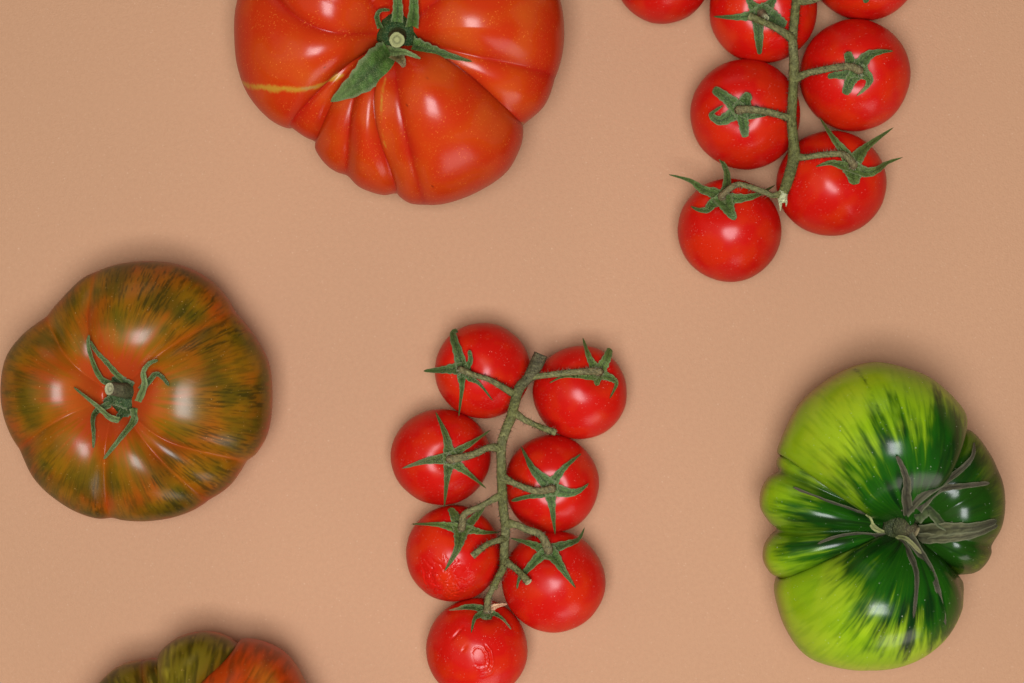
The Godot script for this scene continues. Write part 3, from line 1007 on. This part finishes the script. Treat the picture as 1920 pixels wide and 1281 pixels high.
	for d in all:
		var wr := []
		if d.y > 1200.0:
			wr = [{"kind": "rings", "x": 899.0, "y": 1233.0}, {"kind": "fold", "x": 855.0, "y": 1190.0, "x2": 872.0, "y2": 1174.0, "deep": 0.03, "size": 0.16}, {"kind": "fold", "x": 870.0, "y": 1217.0, "x2": 877.0, "y2": 1208.0, "deep": 0.018, "size": 0.07}]
		elif d.x == 850.0:
			wr = [{"kind": "creases", "x": 832.0, "y": 1094.0, "size": 0.72}]
		var b := cherry_with_calyx(t, d, wr)
		var at := nearest(spine, d.joint)
		stalk(t, d, b, at, runs)
	stub(t, PackedVector3Array([nearest(spine, Vector2(962, 774)), place(982, 786, 0.0300), place(1011, 800, 0.0295), place(1042, 811, 0.0290)]), 5.8 * STEP, runs)
	stub(t, PackedVector3Array([nearest(spine, Vector2(946, 1008)), place(932, 1014, 0.0315), place(912, 1022, 0.0325), place(886, 1043, 0.0335)]), 5.6 * STEP, runs)
	stub(t, PackedVector3Array([nearest(spine, Vector2(946, 1052)), place(958, 1060, 0.0300), place(973, 1072, 0.0310), place(991, 1092, 0.0335)]), 6.2 * STEP, runs)
	hairs(t, runs, 13.0)


func nearest(path: PackedVector3Array, at: Vector2) -> Vector3:
	var best := path[0]
	var far := INF
	for p in smooth_path(path, path.size() * 6):
		var q := Vector2(p.x, p.z) * (EYE / (EYE - p.y)) / STEP + MID
		if q.distance_to(at) < far:
			far = q.distance_to(at)
			best = p
	return best


func upper_truss():
	var t := thing("tomato_truss", place(1487, 180, 0.0), "upper right truss of red cherry tomatoes on a green vine running past the top edge", "tomato truss", "trusses of cherry tomatoes")
	var runs := []
	var all := [
		{"x": 1430.6, "y": 18.0, "rx": 101.0, "ry": 101.0, "ox": 1320.0, "oy": 0.0, "k": 8.727, "hub": Vector2(1427, 22), "sw": 110.0,
			"sep": [[210, 12, [760, 255, 500, 282, 150, 272], 1.2], [225, 70, [890, 380, 900, 650, 912, 890], 1.2], [260, 150, [1080, 260, 1210, 345, 1335, 430], 1.5], [200, 60, [830, 130, 760, 40, 690, -90], 2.0], [220, 60, [1050, 110, 1120, 20, 1200, -90], 2.0]]},
		{"x": 1602.6, "y": 141.5, "rx": 103.5, "ry": 105.0, "ox": 1480.0, "oy": 0.0, "k": 6.405, "hub": Vector2(1610, 132), "sw": 86.0, "joint": Vector2(1491, 146),
			"stalk": [200, 885, 330, 855, 550, 812, 720, 800, 815, 850],
			"sep": [[140, 85, [745, 760, 715, 690, 700, 625], 2.5], [185, 12, [870, 760, 960, 665, 1100, 622, 1248, 612], 2.0], [160, 10, [900, 890, 960, 950, 930, 1040, 810, 1155], 1.2, Color(0.20, 0.24, 0.08)], [150, 85, [740, 960, 705, 1050, 668, 1135], 1.0], [115, 55, [660, 900, 550, 902, 462, 925], 1.0]]},
		{"x": 1397.7, "y": 215.0, "rx": 103.0, "ry": 103.0, "ox": 1290.0, "oy": 110.0, "k": 6.405, "hub": Vector2(1386, 207), "sw": 88.0, "joint": Vector2(1484, 221),
			"stalk": [1140, 690, 1000, 650, 850, 620, 710, 606, 620, 628],
			"sep": [[160, 100, [540, 540, 430, 450, 305, 362], 1.5], [180, 100, [675, 540, 700, 480, 748, 425], 2.5, Color(0.09, 0.15, 0.045)], [150, 22, [500, 695, 390, 745, 300, 705, 285, 660, 420, 562], 2.5], [140, 80, [660, 740, 675, 850, 690, 945], 1.5, Color(0.11, 0.17, 0.06)], [90, 30, [730, 690, 850, 682, 965, 668], 0.8]]},
		{"x": 1558.5, "y": 344.0, "rx": 102.0, "ry": 98.0, "ox": 1460.0, "oy": 210.0, "k": 6.405, "hub": Vector2(1598, 311), "sw": 76.0, "joint": Vector2(1490, 294),
			"stalk": [330, 545, 450, 524, 600, 508, 780, 512, 870, 570],
			"sep": [[165, 10, [790, 490, 660, 320, 492, 65], 3.0], [180, 10, [970, 510, 1100, 385, 1382, 185], 3.0], [140, 10, [1040, 725, 1180, 695, 1300, 612, 1490, 545], 2.5], [240, 120, [890, 730, 900, 800, 908, 868], 1.0, Color(0.13, 0.18, 0.045)], [140, 10, [760, 645, 620, 612, 450, 655], 0.8]]},
		{"x": 1368.0, "y": 433.0, "rx": 97.0, "ry": 96.5, "ox": 1240.0, "oy": 270.0, "k": 6.405, "hub": Vector2(1355, 371), "sw": 70.0, "joint": Vector2(1468, 368),
			"stalk": [1340, 620, 1250, 582, 1050, 512, 900, 490, 790, 525],
			"sep": [[120, 8, [785, 500, 785, 340, 715, 190, 625, 62], 3.0], [170, 8, [640, 595, 490, 545, 350, 442, 90, 365], 2.5], [140, 12, [610, 730, 560, 790, 450, 792, 352, 747], 1.0], [220, 60, [780, 740, 830, 830, 890, 908], 1.0, Color(0.10, 0.17, 0.06)], [140, 10, [880, 660, 1050, 642, 1200, 590, 1368, 492], 1.5]]},
		{"x": 1622.0, "y": -65.0, "rx": 103.0, "ry": 103.0, "ox": 1480.0, "oy": 0.0, "k": 6.405, "hub": Vector2(1622, -58), "sw": 86.0, "joint": Vector2(1499, 4),
			"stalk": [240, 10, 420, -60, 640, -200, 860, -330],
			"sep": [[130, 70, [900, -260, 915, -100, 925, 35], 1.2], [130, 20, [780, -400, 600, -420, 480, -400], 1.2], [130, 20, [1050, -370, 1200, -330, 1300, -250], 1.2], [130, 20, [900, -480, 900, -600, 880, -700], 1.2]]},
	]
	var spine_xy := [1496, -90, 1495, -40, 1493, 0, 1489, 46, 1486.5, 75, 1488.5, 103, 1489, 126, 1487, 172, 1484.5, 219, 1486, 245, 1488, 266, 1489, 293, 1483, 319, 1475.5, 343, 1469, 362]
	var spine := PackedVector3Array()
	var spine_r := PackedFloat32Array()
	for i in spine_xy.size() / 2:
		spine.append(place(spine_xy[i * 2], spine_xy[i * 2 + 1], 0.0330))
		spine_r.append([8.3, 8.3, 8.0, 7.8, 8.2, 8.5, 9.2, 8.6, 8.8, 9.2, 9.4, 11.0, 10.2, 10.0, 8.8][i] * STEP)
	tube(t, "vine_stem", spine, spine_r, PackedColorArray([STEM_GREY, STEM_GREEN, STEM_GREY, STEM_GREEN, STEM_GREEN, STEM_GREEN * 0.85, STEM_GREEN]), mat.stem)
	runs.append([smooth_path(spine, 60), 8.6 * STEP])
	# the torn pale end of the vine
	var pale := Color(0.42, 0.43, 0.24)
	var torn := PackedVector3Array([place(1470, 358, 0.033), place(1468, 369, 0.033), place(1467.5, 379, 0.0325)])
	tube(t, "torn_end", torn, PackedFloat32Array([8.6 * STEP, 8.0 * STEP, 5.6 * STEP]), PackedColorArray([pale * 0.8, pale, pale]), mat.stem, pale)
	for s in [[1462, 372, 1463, 396, 4.0], [1473, 372, 1474, 387, 3.4], [1464, 356, 1468, 362, 3.0]]:
		tube(t, "torn_end", PackedVector3Array([place(s[0], s[1], 0.033), place((s[0] + s[2]) * 0.5 + 1.0, (s[1] + s[3]) * 0.5, 0.0333), place(s[2], s[3], 0.0325)]), PackedFloat32Array([s[4] * STEP, s[4] * 0.7 * STEP, 0.8 * STEP]), PackedColorArray([pale, pale]), mat.stem)
	for d in all:
		var b := cherry_with_calyx(t, d)
		if d.has("stalk"):
			stalk(t, d, b, nearest(spine, d.joint), runs)
		else:
			# its own stalk is snapped: a hollow pale ring on the calyx, the broken stalk lies across it
			var top: Vector3 = b.hub
			var ring := place(1435.5, 35, top.y + 0.0030)
			tube(t, "cut_stalk", PackedVector3Array([top - Vector3(0, 0.001, 0), top.lerp(ring, 0.6), ring]), PackedFloat32Array([0.0016, 0.0012, 0.00115]), PackedColorArray([KNUCKLE, KNUCKLE, pale]), mat.stem, pale)
			var h := top.y + 0.0042
			stub(t, PackedVector3Array([nearest(spine, Vector2(1486, 72)), place(1458, 54, h), place(1429, 40, h + 0.0004), place(1404, 30, h)]), 6.3 * STEP, runs, KNUCKLE)
	hairs(t, runs, 13.0)


func loose_tomato():
	var d := {"x": 1243.0, "y": -49.0, "rx": 92.0, "ry": 93.0, "hub": Vector2(1243, -60)}
	var b := ball_of(d)
	var fruit := cherry(self, b, 91.0)
	tag(fruit, "red cherry tomato cut by the top edge, apart from the vine, left of it", "tomato")
